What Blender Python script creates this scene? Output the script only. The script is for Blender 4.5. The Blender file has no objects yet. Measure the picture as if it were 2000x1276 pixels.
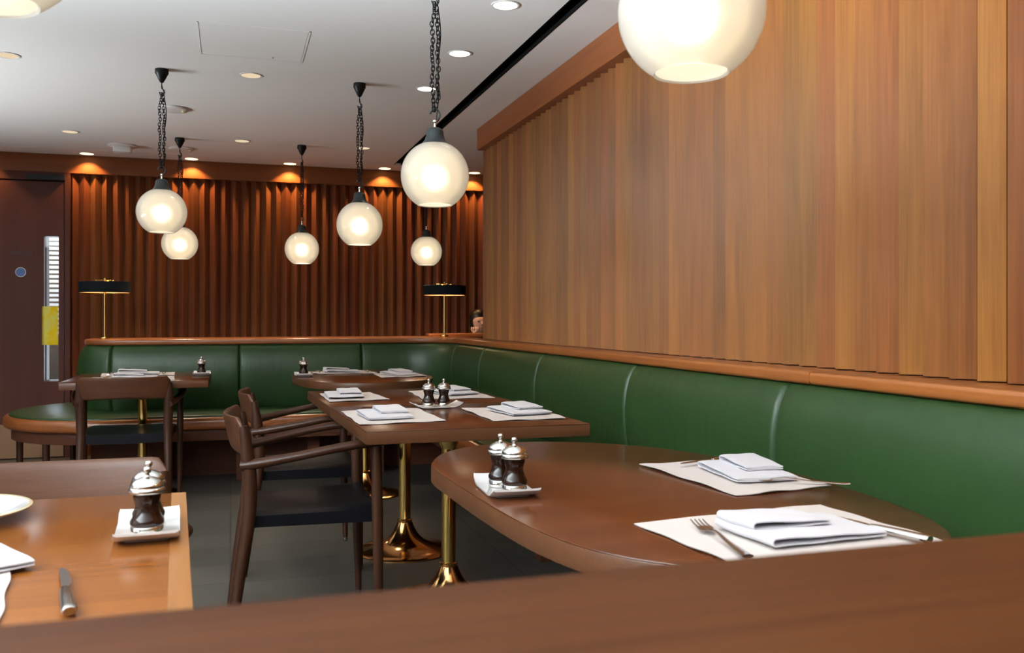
import bpy, bmesh, math, random
from mathutils import Vector, Matrix
PI = math.pi
random.seed(7)
C = bpy.context.scene.collection
D = bpy.data

# ------------------------------------------------------------------ materials
def new_mat(name):
    m = D.materials.new(name); m.use_nodes = True
    nt = m.node_tree
    for n in list(nt.nodes): nt.nodes.remove(n)
    out = nt.nodes.new('ShaderNodeOutputMaterial')
    return m, nt, out
def N(nt, typ, **kw):
    n = nt.nodes.new(typ)
    for k, v in kw.items():
        if k.startswith('i_'):
            key = k[2:]
            key = int(key) if key.isdigit() else key.replace('_', ' ')
            n.inputs[key].default_value = v
        else: setattr(n, k, v)
    return n
def rgba(c): return (c[0], c[1], c[2], 1)
def plain(name, col, rough=.5, metal=0, coat=0, spec=.5, bump=0, bscale=200, sheen=0, coat_rough=.1):
    m, nt, out = new_mat(name)
    p = N(nt, 'ShaderNodeBsdfPrincipled')
    p.inputs['Base Color'].default_value = rgba(col)
    p.inputs['Roughness'].default_value = rough
    p.inputs['Metallic'].default_value = metal
    p.inputs['Coat Weight'].default_value = coat
    p.inputs['Coat Roughness'].default_value = coat_rough
    p.inputs['Specular IOR Level'].default_value = spec
    tc = N(nt, 'ShaderNodeTexCoord')
    nz = N(nt, 'ShaderNodeTexNoise'); nz.inputs['Scale'].default_value = bscale
    nz.inputs['Detail'].default_value = 4
    nt.links.new(tc.outputs['Object'], nz.inputs['Vector'])
    mr = N(nt, 'ShaderNodeMapRange'); mr.inputs['To Min'].default_value = rough*.85; mr.inputs['To Max'].default_value = min(1, rough*1.15)
    nt.links.new(nz.outputs['Fac'], mr.inputs['Value']); nt.links.new(mr.outputs[0], p.inputs['Roughness'])
    if bump:
        b = N(nt, 'ShaderNodeBump'); b.inputs['Strength'].default_value = bump; b.inputs['Distance'].default_value = .002
        nt.links.new(nz.outputs['Fac'], b.inputs['Height']); nt.links.new(b.outputs[0], p.inputs['Normal'])
    nt.links.new(p.outputs[0], out.inputs[0])
    return m
def wood(name, c1, c2, axis='X', rough=.35, coat=.3, scale=1.0, board=None, board_axis=1, board_var=.35, spec=.5, coat_rough=.12, knots=0):
    """grain running along axis; board = period for per-board tint along board_axis"""
    m, nt, out = new_mat(name)
    L = nt.links.new
    tc = N(nt, 'ShaderNodeTexCoord')
    mp = N(nt, 'ShaderNodeMapping')
    s = {'X': (1.2, 22, 22), 'Y': (22, 1.2, 22), 'Z': (22, 22, 1.2)}[axis]
    mp.inputs['Scale'].default_value = tuple(v*scale for v in s)
    L(tc.outputs['Object'], mp.inputs['Vector'])
    n1 = N(nt, 'ShaderNodeTexNoise'); n1.inputs['Scale'].default_value = 1.0; n1.inputs['Detail'].default_value = 6; n1.inputs['Roughness'].default_value = .6; n1.inputs['Distortion'].default_value = .6
    L(mp.outputs[0], n1.inputs['Vector'])
    mp2 = N(nt, 'ShaderNodeMapping'); mp2.inputs['Scale'].default_value = tuple(v*scale*(8 if v > 10 else 3) for v in s)
    L(tc.outputs['Object'], mp2.inputs['Vector'])
    n2 = N(nt, 'ShaderNodeTexNoise'); n2.inputs['Scale'].default_value = 1.0; n2.inputs['Detail'].default_value = 3
    L(mp2.outputs[0], n2.inputs['Vector'])
    add = N(nt, 'ShaderNodeMath', operation='MULTIPLY_ADD'); add.inputs[1].default_value = .6
    L(n2.outputs['Fac'], add.inputs[0]); L(n1.outputs['Fac'], add.inputs[2])
    mr = N(nt, 'ShaderNodeMapRange'); mr.inputs['From Min'].default_value = .42; mr.inputs['From Max'].default_value = 1.12
    L(add.outputs[0], mr.inputs['Value'])
    mix = N(nt, 'ShaderNodeMix', data_type='RGBA')
    mix.inputs['A'].default_value = rgba(c1); mix.inputs['B'].default_value = rgba(c2)
    L(mr.outputs[0], mix.inputs['Factor'])
    col = mix.outputs['Result']
    if board:
        sx = N(nt, 'ShaderNodeSeparateXYZ'); L(tc.outputs['Object'], sx.inputs[0])
        dv = N(nt, 'ShaderNodeMath', operation='DIVIDE'); dv.inputs[1].default_value = board
        L(sx.outputs[board_axis], dv.inputs[0])
        fl = N(nt, 'ShaderNodeMath', operation='FLOOR'); L(dv.outputs[0], fl.inputs[0])
        wn = N(nt, 'ShaderNodeTexWhiteNoise', noise_dimensions='1D'); L(fl.outputs[0], wn.inputs['W'])
        mr2 = N(nt, 'ShaderNodeMapRange'); mr2.inputs['To Min'].default_value = 1-board_var; mr2.inputs['To Max'].default_value = 1+board_var*.25
        L(wn.outputs['Value'], mr2.inputs['Value'])
        hsv = N(nt, 'ShaderNodeHueSaturation'); L(col, hsv.inputs['Color']); L(mr2.outputs[0], hsv.inputs['Value'])
        mh = N(nt, 'ShaderNodeMapRange'); mh.inputs['To Min'].default_value = .492; mh.inputs['To Max'].default_value = .512
        L(wn.outputs['Color'], mh.inputs['Value']); L(mh.outputs[0], hsv.inputs['Hue'])
        col = hsv.outputs['Color']
    p = N(nt, 'ShaderNodeBsdfPrincipled')
    p.inputs['Roughness'].default_value = rough; p.inputs['Coat Weight'].default_value = coat
    p.inputs['Coat Roughness'].default_value = coat_rough; p.inputs['Specular IOR Level'].default_value = spec
    L(col, p.inputs['Base Color'])
    b = N(nt, 'ShaderNodeBump'); b.inputs['Strength'].default_value = .12; b.inputs['Distance'].default_value = .001
    L(n2.outputs['Fac'], b.inputs['Height']); L(b.outputs[0], p.inputs['Normal'])
    L(p.outputs[0], out.inputs[0])
    return m
def emit(name, col, s):
    m, nt, out = new_mat(name)
    e = N(nt, 'ShaderNodeEmission'); e.inputs[0].default_value = rgba(col); e.inputs[1].default_value = s
    nt.links.new(e.outputs[0], out.inputs[0]); return m

M = {}
M['slat'] = wood('teak_slats', (0.3628, 0.1317, 0.0248), (0.1961, 0.0632, 0.0110), 'Z', rough=.38, coat=0, spec=.24, board=.085, board_axis=1, board_var=.3, coat_rough=.3)
M['slat_back'] = wood('slats_dimmed', (0.1870, 0.0595, 0.0221), (0.1105, 0.0306, 0.0119), 'Z', rough=.45, coat=0, spec=.2, board=.082, board_axis=0, board_var=.2, coat_rough=.3)  # same wood as the side wall, darkened and reddened for its dimmer light
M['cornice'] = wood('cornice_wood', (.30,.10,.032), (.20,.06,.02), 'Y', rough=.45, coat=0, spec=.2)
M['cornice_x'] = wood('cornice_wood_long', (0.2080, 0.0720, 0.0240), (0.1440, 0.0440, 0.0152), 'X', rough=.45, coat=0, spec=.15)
M['table'] = wood('table_walnut', (0.0988, 0.0282, 0.0070), (0.0517, 0.0127, 0.0032), 'X', rough=.2, coat=0, spec=.36, scale=.8, coat_rough=.14)
M['table_edge'] = wood('table_edge', (0.1020, 0.0397, 0.0156), (0.0612, 0.0218, 0.0090), 'X', rough=.35, coat=0, spec=.35)
M['table_lit'] = wood('table_wood_lit', (0.2203, 0.0714, 0.0112), (0.1266, 0.0366, 0.0053), 'X', rough=.2, coat=0, spec=.33, scale=.7, coat_rough=.14)  # brighter orange tone carries the warm lamp light and window glare
M['pale_edge'] = wood('pale_edge_strip', (0.2880, 0.1160, 0.0288), (0.2080, 0.0760, 0.0168), 'Y', rough=.28, coat=.25)
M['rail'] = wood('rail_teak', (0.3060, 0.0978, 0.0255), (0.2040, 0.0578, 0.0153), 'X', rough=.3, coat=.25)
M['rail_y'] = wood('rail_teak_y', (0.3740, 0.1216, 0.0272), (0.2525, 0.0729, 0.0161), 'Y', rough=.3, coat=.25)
M['ledge'] = wood('ledge_wood', (0.0675, 0.0207, 0.0045), (0.0243, 0.0054, 0.0014), 'X', rough=.5, coat=0, spec=.1, scale=.5, coat_rough=.3)
M['chair'] = wood('chair_walnut', (0.0449, 0.0160, 0.0072), (0.0231, 0.0077, 0.0036), 'Z', rough=.35, coat=0, spec=.25, scale=1.2)
M['chair_crest'] = wood('chair_walnut_crest', (0.0840, 0.0320, 0.0136), (0.0440, 0.0152, 0.0072), 'X', rough=.35, coat=0, spec=.25, scale=1.2)
M['door'] = wood('door_veneer', (.075,.021,.013), (.05,.014,.009), 'Z', rough=.5, coat=0, spec=.15, scale=.6)
M['plinth'] = wood('plinth_wood', (.10,.034,.016), (.06,.02,.010), 'X', rough=.5, coat=0, spec=.15)
M['panel_dark'] = plain('dark_panel', (.03,.02,.018), .6)
M['leather_black'] = plain('black_leather', (.004,.004,.005), .34, spec=.14, coat=0, bump=.15, bscale=300)
M['brass'] = plain('polished_brass', (.78,.52,.16), .12, metal=1, bscale=20)
M['copper'] = plain('bronze_foot', (.75,.40,.15), .14, metal=1, bscale=20)
M['silver'] = plain('silver', (.62,.60,.56), .16, metal=1, bscale=60)
M['steel'] = plain('cutlery_steel', (.62,.60,.57), .2, metal=1, bscale=60)
M['mill'] = plain('mill_dark_wood', (.012,.004,.002), .14, coat=0, spec=.3, bscale=30)
M['ceramic'] = plain('white_ceramic', (.80,.79,.78), .12, coat=.5, bscale=30)
M['ceramic_rim'] = plain('cream_rim', (.62,.52,.32), .2, coat=.3, bscale=30)
M['linen'] = plain('linen_mat', (.61,.55,.52), .85, bump=.3, bscale=500, spec=.2)
M['napkin'] = plain('white_napkin', (.67,.66,.70), .85, bump=.25, bscale=400, spec=.2)
M['black'] = plain('black_metal', (.008,.008,.009), .4, spec=.2)
M['cap'] = plain('grey_green_metal', (.035,.042,.041), .38, metal=.3, spec=.3)
M['void'] = plain('black_slot', (.004,.004,.004), .9, spec=.1)
M['plaster'] = plain('ceiling_plaster', (.80,.785,.76), .9, spec=.2, bump=.05, bscale=40)
M['offwhite'] = plain('white_plastic', (.72,.71,.69), .5)
M['wallpaint'] = plain('wall_paint', (.10,.065,.04), .8)
M['blue'] = plain('blue_sign', (.02,.09,.3), .4)
M['ink'] = plain('dark_lettering', (.01,.007,.006), .5)
M['yellow'] = None
M['skin'] = plain('skin', (.62,.36,.25), .5, bump=.05)
M['hair'] = plain('hair', (.012,.009,.008), .4)
M['shirt'] = plain('dark_shirt', (.08,.04,.04), .8)
M['pink'] = plain('pink_shirt', (.35,.18,.17), .8)
M['kick'] = plain('brown_kickplate', (.17,.085,.03), .4)
M['fabric_black'] = plain('black_shade', (.006,.008,.010), .8, spec=.1)
M['shade_in'] = plain('shade_lining', (.85,.55,.32), .7)

def leather():
    m, nt, out = new_mat('green_leather'); L = nt.links.new
    tc = N(nt, 'ShaderNodeTexCoord')
    n1 = N(nt, 'ShaderNodeTexNoise'); n1.inputs['Scale'].default_value = 3; n1.inputs['Detail'].default_value = 5
    L(tc.outputs['Object'], n1.inputs['Vector'])
    mix = N(nt, 'ShaderNodeMix', data_type='RGBA'); mix.inputs['A'].default_value = (.011,.035,.009,1); mix.inputs['B'].default_value = (.021,.052,.012,1)
    L(n1.outputs['Fac'], mix.inputs['Factor'])
    mp = N(nt, 'ShaderNodeMapping'); mp.inputs['Scale'].default_value = (14, 14, 2.2); L(tc.outputs['Object'], mp.inputs['Vector'])
    n2 = N(nt, 'ShaderNodeTexNoise'); n2.inputs['Scale'].default_value = 1.6; n2.inputs['Detail'].default_value = 5; L(mp.outputs[0], n2.inputs['Vector'])
    n3 = N(nt, 'ShaderNodeTexVoronoi'); n3.inputs['Scale'].default_value = 260; L(tc.outputs['Object'], n3.inputs['Vector'])
    b1 = N(nt, 'ShaderNodeBump'); b1.inputs['Strength'].default_value = .35; b1.inputs['Distance'].default_value = .006; L(n2.outputs['Fac'], b1.inputs['Height'])
    b2 = N(nt, 'ShaderNodeBump'); b2.inputs['Strength'].default_value = .1; b2.inputs['Distance'].default_value = .0006; L(n3.outputs['Distance'], b2.inputs['Height']); L(b1.outputs[0], b2.inputs['Normal'])
    p = N(nt, 'ShaderNodeBsdfPrincipled'); p.inputs['Roughness'].default_value = .40; p.inputs['Specular IOR Level'].default_value = .42
    p.inputs['Coat Weight'].default_value = .05; p.inputs['Coat Roughness'].default_value = .3
    L(mix.outputs['Result'], p.inputs['Base Color']); L(b2.outputs[0], p.inputs['Normal']); L(p.outputs[0], out.inputs[0])
    return m
M['leather'] = leather()

def floor_mat():
    m, nt, out = new_mat('slate_floor_tiles'); L = nt.links.new
    tc = N(nt, 'ShaderNodeTexCoord')
    br = N(nt, 'ShaderNodeTexBrick'); br.inputs['Scale'].default_value = 1; br.offset = 0
    br.inputs['Brick Width'].default_value = .6; br.inputs['Row Height'].default_value = .3
    br.inputs['Mortar Size'].default_value = .004; br.inputs['Color1'].default_value = (.07,.064,.052,1); br.inputs['Color2'].default_value = (.054,.05,.042,1)
    br.inputs['Mortar'].default_value = (.03,.029,.026,1)
    L(tc.outputs['Object'], br.inputs['Vector'])
    n1 = N(nt, 'ShaderNodeTexNoise'); n1.inputs['Scale'].default_value = 4; n1.inputs['Detail'].default_value = 8
    L(tc.outputs['Object'], n1.inputs['Vector'])
    mix = N(nt, 'ShaderNodeMix', data_type='RGBA', blend_type='MULTIPLY'); mix.inputs['Factor'].default_value = .6
    cr = N(nt, 'ShaderNodeMapRange'); cr.inputs['To Min'].default_value = .6; cr.inputs['To Max'].default_value = 1.3
    L(n1.outputs['Fac'], cr.inputs['Value']); L(br.outputs['Color'], mix.inputs['A']); L(cr.outputs[0], mix.inputs['B'])
    p = N(nt, 'ShaderNodeBsdfPrincipled'); p.inputs['Roughness'].default_value = .5; p.inputs['Specular IOR Level'].default_value = .3
    L(mix.outputs['Result'], p.inputs['Base Color']); L(p.outputs[0], out.inputs[0])
    b = N(nt, 'ShaderNodeBump'); b.inputs['Strength'].default_value = .2; b.inputs['Distance'].default_value = .002
    L(n1.outputs['Fac'], b.inputs['Height']); L(b.outputs[0], p.inputs['Normal'])
    return m
M['floor'] = floor_mat()

def opal():
    """opal glass of a lit lamp: rough see-through body that blurs the bulb, milky scatter, faint glow"""
    m, nt, out = new_mat('opal_glass'); L = nt.links.new
    rf = N(nt, 'ShaderNodeBsdfRefraction'); rf.inputs['Roughness'].default_value = .5; rf.inputs['IOR'].default_value = 1.25; rf.inputs['Color'].default_value = (1,.95,.86,1)
    tr = N(nt, 'ShaderNodeBsdfTranslucent'); tr.inputs['Color'].default_value = (.95,.92,.86,1)
    df = N(nt, 'ShaderNodeBsdfDiffuse'); df.inputs['Color'].default_value = (.75,.74,.72,1)
    gl = N(nt, 'ShaderNodeBsdfGlossy'); gl.inputs['Roughness'].default_value = .04
    m1 = N(nt, 'ShaderNodeMixShader'); m1.inputs[0].default_value = .5; L(tr.outputs[0], m1.inputs[1]); L(df.outputs[0], m1.inputs[2])
    m2 = N(nt, 'ShaderNodeMixShader'); m2.inputs[0].default_value = .45; L(m1.outputs[0], m2.inputs[1]); L(rf.outputs[0], m2.inputs[2])
    fr = N(nt, 'ShaderNodeFresnel'); fr.inputs['IOR'].default_value = 1.45
    m3 = N(nt, 'ShaderNodeMixShader'); L(fr.outputs[0], m3.inputs[0]); L(m2.outputs[0], m3.inputs[1]); L(gl.outputs[0], m3.inputs[2])
    em = N(nt, 'ShaderNodeEmission'); em.inputs[0].default_value = (1,.90,.74,1); em.inputs[1].default_value = OPAL_E
    ad = N(nt, 'ShaderNodeAddShader'); L(m3.outputs[0], ad.inputs[0]); L(em.outputs[0], ad.inputs[1])
    L(ad.outputs[0], out.inputs[0])
    return m
OPAL_E = .075
M['opal'] = opal()
M['bulb'] = emit('bulb_glow', (1,.86,.62), 20)
M['dl_face'] = emit('downlight_face', (1,.88,.72), 5)
M['dl_warm'] = emit('downlight_warm', (1,.66,.32), 6)
M['dl_dim'] = emit('downlight_dim', (1,.78,.52), .9)

def glass_mat():
    m, nt, out = new_mat('door_glass'); L = nt.links.new
    t = N(nt, 'ShaderNodeBsdfTransparent'); g = N(nt, 'ShaderNodeBsdfGlossy'); g.inputs['Roughness'].default_value = .02
    mx = N(nt, 'ShaderNodeMixShader'); mx.inputs[0].default_value = .07; L(t.outputs[0], mx.inputs[1]); L(g.outputs[0], mx.inputs[2]); L(mx.outputs[0], out.inputs[0])
    return m
M['glass'] = glass_mat()
def backlit(name, col):
    m, nt, out = new_mat(name); L = nt.links.new
    t = N(nt, 'ShaderNodeBsdfTranslucent'); t.inputs[0].default_value = rgba(col); d = N(nt, 'ShaderNodeBsdfDiffuse'); d.inputs[0].default_value = rgba(col)
    n = N(nt, 'ShaderNodeTexNoise'); n.inputs['Scale'].default_value = 14
    tc = N(nt, 'ShaderNodeTexCoord'); L(tc.outputs['Object'], n.inputs['Vector'])
    mix = N(nt, 'ShaderNodeMix', data_type='RGBA'); mix.inputs['A'].default_value = rgba(col); mix.inputs['B'].default_value = (.9,.88,.5,1)
    mr = N(nt, 'ShaderNodeMapRange'); mr.inputs['From Min'].default_value = .45; mr.inputs['From Max'].default_value = .6; L(n.outputs['Fac'], mr.inputs['Value'])
    L(mr.outputs[0], mix.inputs['Factor']); L(mix.outputs['Result'], t.inputs[0])
    mx = N(nt, 'ShaderNodeMixShader'); mx.inputs[0].default_value = .3; L(t.outputs[0], mx.inputs[1]); L(d.outputs[0], mx.inputs[2]); L(mx.outputs[0], out.inputs[0])
    return m
M['yellow'] = backlit('yellow_notice', (.95,.78,.08))

# ------------------------------------------------------------------ mesh helpers
class MB:
    def __init__(s): s.v = []; s.f = []
    def add(s, vs, fs, mat=None):
        o = len(s.v)
        for p in vs:
            p = Vector(p)
            if mat is not None: p = mat @ p
            s.v.append(tuple(p))
        for f in fs: s.f.append(tuple(i+o for i in f))
        return s
    def box(s, x0, x1, y0, y1, z0, z1, mat=None):
        vs = [(x, y, z) for z in (z0, z1) for y in (y0, y1) for x in (x0, x1)]
        return s.add(vs, [(0,2,3,1),(4,5,7,6),(0,1,5,4),(2,6,7,3),(0,4,6,2),(1,3,7,5)], mat)
    def loops(s, rings, close=True, cap0=True, cap1=True, mat=None):
        n = len(rings[0]); vs = [p for r in rings for p in r]; fs = []
        for i in range(len(rings)-1):
            for j in range(n if close else n-1):
                k = (j+1) % n
                fs.append((i*n+j, i*n+k, (i+1)*n+k, (i+1)*n+j))
        if cap0: fs.append(tuple(range(n-1, -1, -1)))
        if cap1: fs.append(tuple(range((len(rings)-1)*n, len(rings)*n)))
        return s.add(vs, fs, mat)
    def lathe(s, prof, c=(0,0,0), seg=24, cap0=True, cap1=True, mat=None):
        rings = [[(c[0]+r*math.cos(2*PI*j/seg), c[1]+r*math.sin(2*PI*j/seg), c[2]+z) for j in range(seg)] for r, z in prof]
        return s.loops(rings, True, cap0, cap1, mat)
    def tube(s, pts, rad, seg=12, flat=1.0, close=False, mat=None, sub=4, up=None):
        """smooth tube through pts; rad list or number; flat squashes the section's second axis"""
        P = [Vector(p) for p in pts]
        if not isinstance(rad, (list, tuple)): rad = [rad]*len(P)
        if len(P) > 2 and sub > 1:
            P, rad = catmull(P, rad, sub, close)
        rings = []; n = len(P); prev = None
        for i in range(n):
            if close: t = P[(i+1) % n]-P[i-1]
            else: t = P[min(i+1, n-1)]-P[max(i-1, 0)]
            t.normalize()
            if up is not None: a = Vector(up)
            elif prev is None: a = Vector((0,0,1)) if abs(t.z) < .9 else Vector((1,0,0))
            else: a = prev
            u = (a - t*a.dot(t)).normalized(); w = t.cross(u); prev = u
            r = rad[i]
            rings.append([tuple(P[i] + w*(r*math.cos(2*PI*j/seg)) + u*(r*flat*math.sin(2*PI*j/seg))) for j in range(seg)])
        if close: rings.append(rings[0]); return s.loops(rings, True, False, False, mat)
        return s.loops(rings, True, True, True, mat)
    def prism(s, outline, z0, z1, r=.004, n=3, mat=None):
        """rounded-edge slab from an anticlockwise outline"""
        m = len(outline); nor = []
        for i in range(m):
            a = Vector(outline[i-1]); b = Vector(outline[i]); c = Vector(outline[(i+1) % m])
            e1 = (b-a).normalized(); e2 = (c-b).normalized()
            n1 = Vector((-e1.y, e1.x)); n2 = Vector((-e2.y, e2.x)); q = n1+n2
            q = q.normalized()/max(.5, math.sqrt((1+n1.dot(n2))/2)) if q.length > 1e-6 else n1
            nor.append(q)
        rings = []
        def ring(ins, z): return [(outline[i][0]+nor[i].x*ins, outline[i][1]+nor[i].y*ins, z) for i in range(m)]
        for k in range(n+1):
            a = PI/2*k/n; rings.append(ring(r*(1-math.sin(a)), z0+r*(1-math.cos(a))))
        for k in range(n+1):
            a = PI/2*k/n; rings.append(ring(r*(1-math.cos(a)), z1-r*(1-math.sin(a))))
        return s.loops(rings, True, True, True, mat)
    def build(s, name, mat, parent=None, smooth=True, angle=40):
        me = D.meshes.new(name); me.from_pydata(s.v, [], s.f); me.update()
        bm = bmesh.new(); bm.from_mesh(me); bmesh.ops.recalc_face_normals(bm, faces=bm.faces); bm.to_mesh(me); bm.free()
        me.materials.append(mat)
        o = D.objects.new(name, me); C.objects.link(o)
        if smooth:
            me.shade_smooth()
            me.set_sharp_from_angle(angle=math.radians(angle))
        if parent: o.parent = parent
        return o
def catmull(P, rad, sub, close):
    n = len(P); out = []; ro = []
    m = n if close else n-1
    for i in range(m):
        if close: p0, p1, p2, p3 = P[i-1], P[i], P[(i+1) % n], P[(i+2) % n]; r1, r2 = rad[i], rad[(i+1) % n]
        else: p0, p1, p2, p3 = P[max(i-1, 0)], P[i], P[i+1], P[min(i+2, n-1)]; r1, r2 = rad[i], rad[i+1]
        for k in range(sub):
            t = k/sub
            out.append(.5*((2*p1)+(p2-p0)*t+(2*p0-5*p1+4*p2-p3)*t*t+(3*p1-p0-3*p2+p3)*t**3)); ro.append(r1+(r2-r1)*t)
    if not close: out.append(P[-1]); ro.append(rad[-1])
    return out, ro
def rrect(x0, x1, y0, y1, r=.01, n=4):
    pts = []
    for cx, cy, a0 in ((x1-r, y0+r, -PI/2), (x1-r, y1-r, 0), (x0+r, y1-r, PI/2), (x0+r, y0+r, PI)):
        for k in range(n+1):
            a = a0+PI/2*k/n; pts.append((cx+r*math.cos(a), cy+r*math.sin(a)))
    return pts
def smooth_outline(pts, sub=6):
    P, _ = catmull([Vector((p[0], p[1], 0)) for p in pts], [0]*len(pts), sub, True)
    return [(p.x, p.y) for p in P]

def empty(name, loc=(0,0,0), rz=0):
    o = D.objects.new(name, None); C.objects.link(o); o.location = loc; o.rotation_euler = (0,0,rz); o.empty_display_size = .05
    return o
def tag(o, label, cat=None, group=None, kind=None):
    o['label'] = label
    if cat: o['category'] = cat
    if group: o['group'] = group
    if kind: o['kind'] = kind
    return o
def struct(o, label=None):
    o['kind'] = 'structure'
    if label: o['label'] = label
    return o
def dup(o, parent=None):
    c = o.copy(); C.objects.link(c)
    if parent: c.parent = parent
    for ch in list(o.children): dup(ch, c)
    return c
def place(proto, first, loc, rz, label, group=None):
    o = proto if first else dup(proto)
    o.location = loc; o.rotation_euler = (0, 0, rz); o['label'] = label
    if group: o['group'] = group
    return o
def area(name, loc, rot, sx, sy, col, power):
    l = D.lights.new(name, 'AREA'); l.shape = 'RECTANGLE'; l.size = sx; l.size_y = sy; l.color = col; l.energy = power
    o = D.objects.new(name, l); C.objects.link(o); o.location = loc; o.rotation_euler = rot
    return o
def spot(name, loc, rot, col, power, cone, blend=.5, rad=.03, parent=None):
    l = D.lights.new(name, 'SPOT'); l.color = col; l.energy = power; l.spot_size = math.radians(cone); l.spot_blend = blend; l.shadow_soft_size = rad
    o = D.objects.new(name, l); C.objects.link(o); o.location = loc; o.rotation_euler = rot
    if parent: o.parent = parent
    return o

H = 2.38       # ceiling
TH = .74       # table tops
# ------------------------------------------------------------------ the room
b = MB().box(-4.6, 3.2, -2.6, 9.6, -.1, 0); struct(b.build('floor', M['floor'], smooth=False))
# ceiling around a long black slot, with a shallow groove near the back wall
b = MB()
b.box(-4.6, 1.31, -2.6, 7.50, H, H+.15); b.box(1.37, 3.2, -2.6, 7.50, H, H+.15); b.box(-4.6, 3.2, 7.515, 9.6, H, H+.15)
b.box(-4.6, 3.2, -2.6, 9.6, H+.15, H+.2)
struct(b.build('ceiling', M['plaster'], smooth=False))
b = MB(); b.box(1.311, 1.369, -2.5, 7.49, H+.05, H+.14); b.box(1.305, 1.3108, -2.5, 7.499, H-.001, H+.14); b.box(1.3692, 1.375, -2.5, 7.499, H-.001, H+.14)
struct(b.build('trim_1', M['void'], smooth=False), 'long black slot running along the ceiling')
b = MB(); b.box(-4.5, 3.1, 7.501, 7.514, H+.02, H+.1)
struct(b.build('trim_2', M['void'], smooth=False), 'thin dark groove across the ceiling before the back wall')
# access hatch
b = MB()
hx0, hx1, hy0, hy1 = -.14, .345, 4.11, 4.62
for x0, x1, y0, y1 in ((hx0, hx0+.006, hy0, hy1), (hx1-.006, hx1, hy0, hy1), (hx0, hx1, hy0, hy0+.006), (hx0, hx1, hy1-.006, hy1)):
    b.box(x0, x1, y0, y1, H-.0016, H+.002)
hatch = MB().box(hx0+.01, hx1-.01, hy0+.01, hy1-.01, H-.0012, H+.002).build('access_hatch', M['plaster'], smooth=False)
tag(hatch, 'flush square access hatch in the pale ceiling', 'hatch')
fr = b.build('hatch_frame', M['plaster'], hatch, smooth=False)
MB().lathe([(.004,-.0035),(.004,0)], (.2, 4.575, H), 10).build('latch', M['black'], hatch)

def zigzag(p0, p1, nrm, depth, period, z0, z1, name, mat, thick=.06):
    """folded slat wall from p0 to p1, ridges toward nrm"""
    P0 = Vector(p0); P1 = Vector(p1); L = (P1-P0).length; t = (P1-P0)/L; nv = Vector(nrm)
    n = int(L/period*2)
    b = MB(); r0 = []
    for i in range(n+1):
        if i % 2: r0.append(P0+t*(i*period/2)+nv*depth)
        else:                                            # open joint between neighbouring boards
            q = P0+t*(i*period/2)
            r0 += [q-t*.0016, q-t*.0016-nv*.008, q+t*.0016-nv*.008, q+t*.0016]
    back = [P1-nv*thick if 0 else r0[-1]*1, ]
    o = len(b.v)
    for z in (z0, z1):
        for q in r0: b.v.append((q.x, q.y, z))
    m = len(r0)
    for i in range(m-1): b.f.append((i, i+1, m+i+1, m+i))
    # backing and caps
    k = len(b.v)
    for z in (z0, z1):
        for q in r0:
            g = P0+t*((q-P0).dot(t))-nv*thick; b.v.append((g.x, g.y, z))
    for i in range(m-1):
        b.f.append((k+i+1, k+i, k+m+i, k+m+i+1))
        b.f.append((i, k+i, k+i+1, i+1)); b.f.append((m+i, m+i+1, k+m+i+1, k+m+i))
    b.f.append((0, m, k+m, k)); b.f.append((m-1, k+m-1, k+2*m-1, 2*m-1))
    return b.build(name, mat, smooth=False)
# right wall: plain core + folded slats above the rail + cornice
cor = MB().box(1.735, 1.86, -2.6, 5.93, 0, H).build('wall_right', M['slat'], smooth=False); struct(cor)
z1 = zigzag((1.687, -.085), (1.687, 5.935), (-1,0), .0425, .085, .953, 2.26, 'slat_cladding', M['slat'], .047)
z1.parent = cor
tag(cor, 'teak wall of folded vertical slats above the green banquette', kind='structure')
b = MB().prism([(1.60,-.1),(1.735,-.1),(1.735,5.90),(1.60,5.90)], 2.235, H, .003, 2)
b.build('trim_3', M['cornice']); struct(D.objects['trim_3'], 'brown cornice board above the slatted right wall')
# back wall
cor = MB().box(-4.6, 3.2, 7.885, 8.0, 0, .6).box(-4.6, -1.388, 7.885, 8.0, .6, 1.74).box(-1.284, 3.2, 7.885, 8.0, .6, 1.74).box(-4.6, 3.2, 7.885, 8.0, 1.74, H).build('wall_back', M['plinth'], smooth=False)
struct(cor, 'dark back wall of folded wooden slats')
z2 = zigzag((-1.23, 7.845), (3.1, 7.845), (0,-1), .041, .082, 0, 2.26, 'slat_cladding', M['slat_back'], .039)
z2.parent = cor
b = MB().prism([(-4.4,7.785),(3.1,7.785),(3.1,7.88),(-4.4,7.88)], 2.235, H, .003, 2)
b.build('trim_4', M['cornice_x']); struct(D.objects['trim_4'], 'brown cornice board above the back wall')
# other walls (the left one has the big window the daylight comes through)
WY0, WY1, WZ0, WZ1 = -1.9, 2.6, .55, 2.2
b = MB(); b.box(-4.6,-4.5,-2.6,WY0,0,H); b.box(-4.6,-4.5,WY1,3.3,0,H); b.box(-4.6,-4.5,6.5,7.9,0,H); b.box(-4.6,-4.5,3.3,6.5,0,WZ0); b.box(-4.6,-4.5,3.3,6.5,WZ1,H); b.box(-4.6,-4.5,WY0,WY1,0,WZ0); b.box(-4.6,-4.5,WY0,WY1,WZ1,H)  # opening nearer the back is added to go with the far ceiling lamp
struct(b.build('wall_left', M['wallpaint'], smooth=False))
b = MB()
for y in (WY0, -.43, 1.07, WY1-.05): b.box(-4.58,-4.52,y,y+.05,WZ0,WZ1)
b.box(-4.58,-4.52,WY0,WY1,WZ0,WZ0+.05); b.box(-4.58,-4.52,WY0,WY1,WZ1-.05,WZ1)
struct(b.build('window_1', M['black'], smooth=False))
b = MB()  # unseen second window, added to account for the far ceiling lamp
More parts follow.
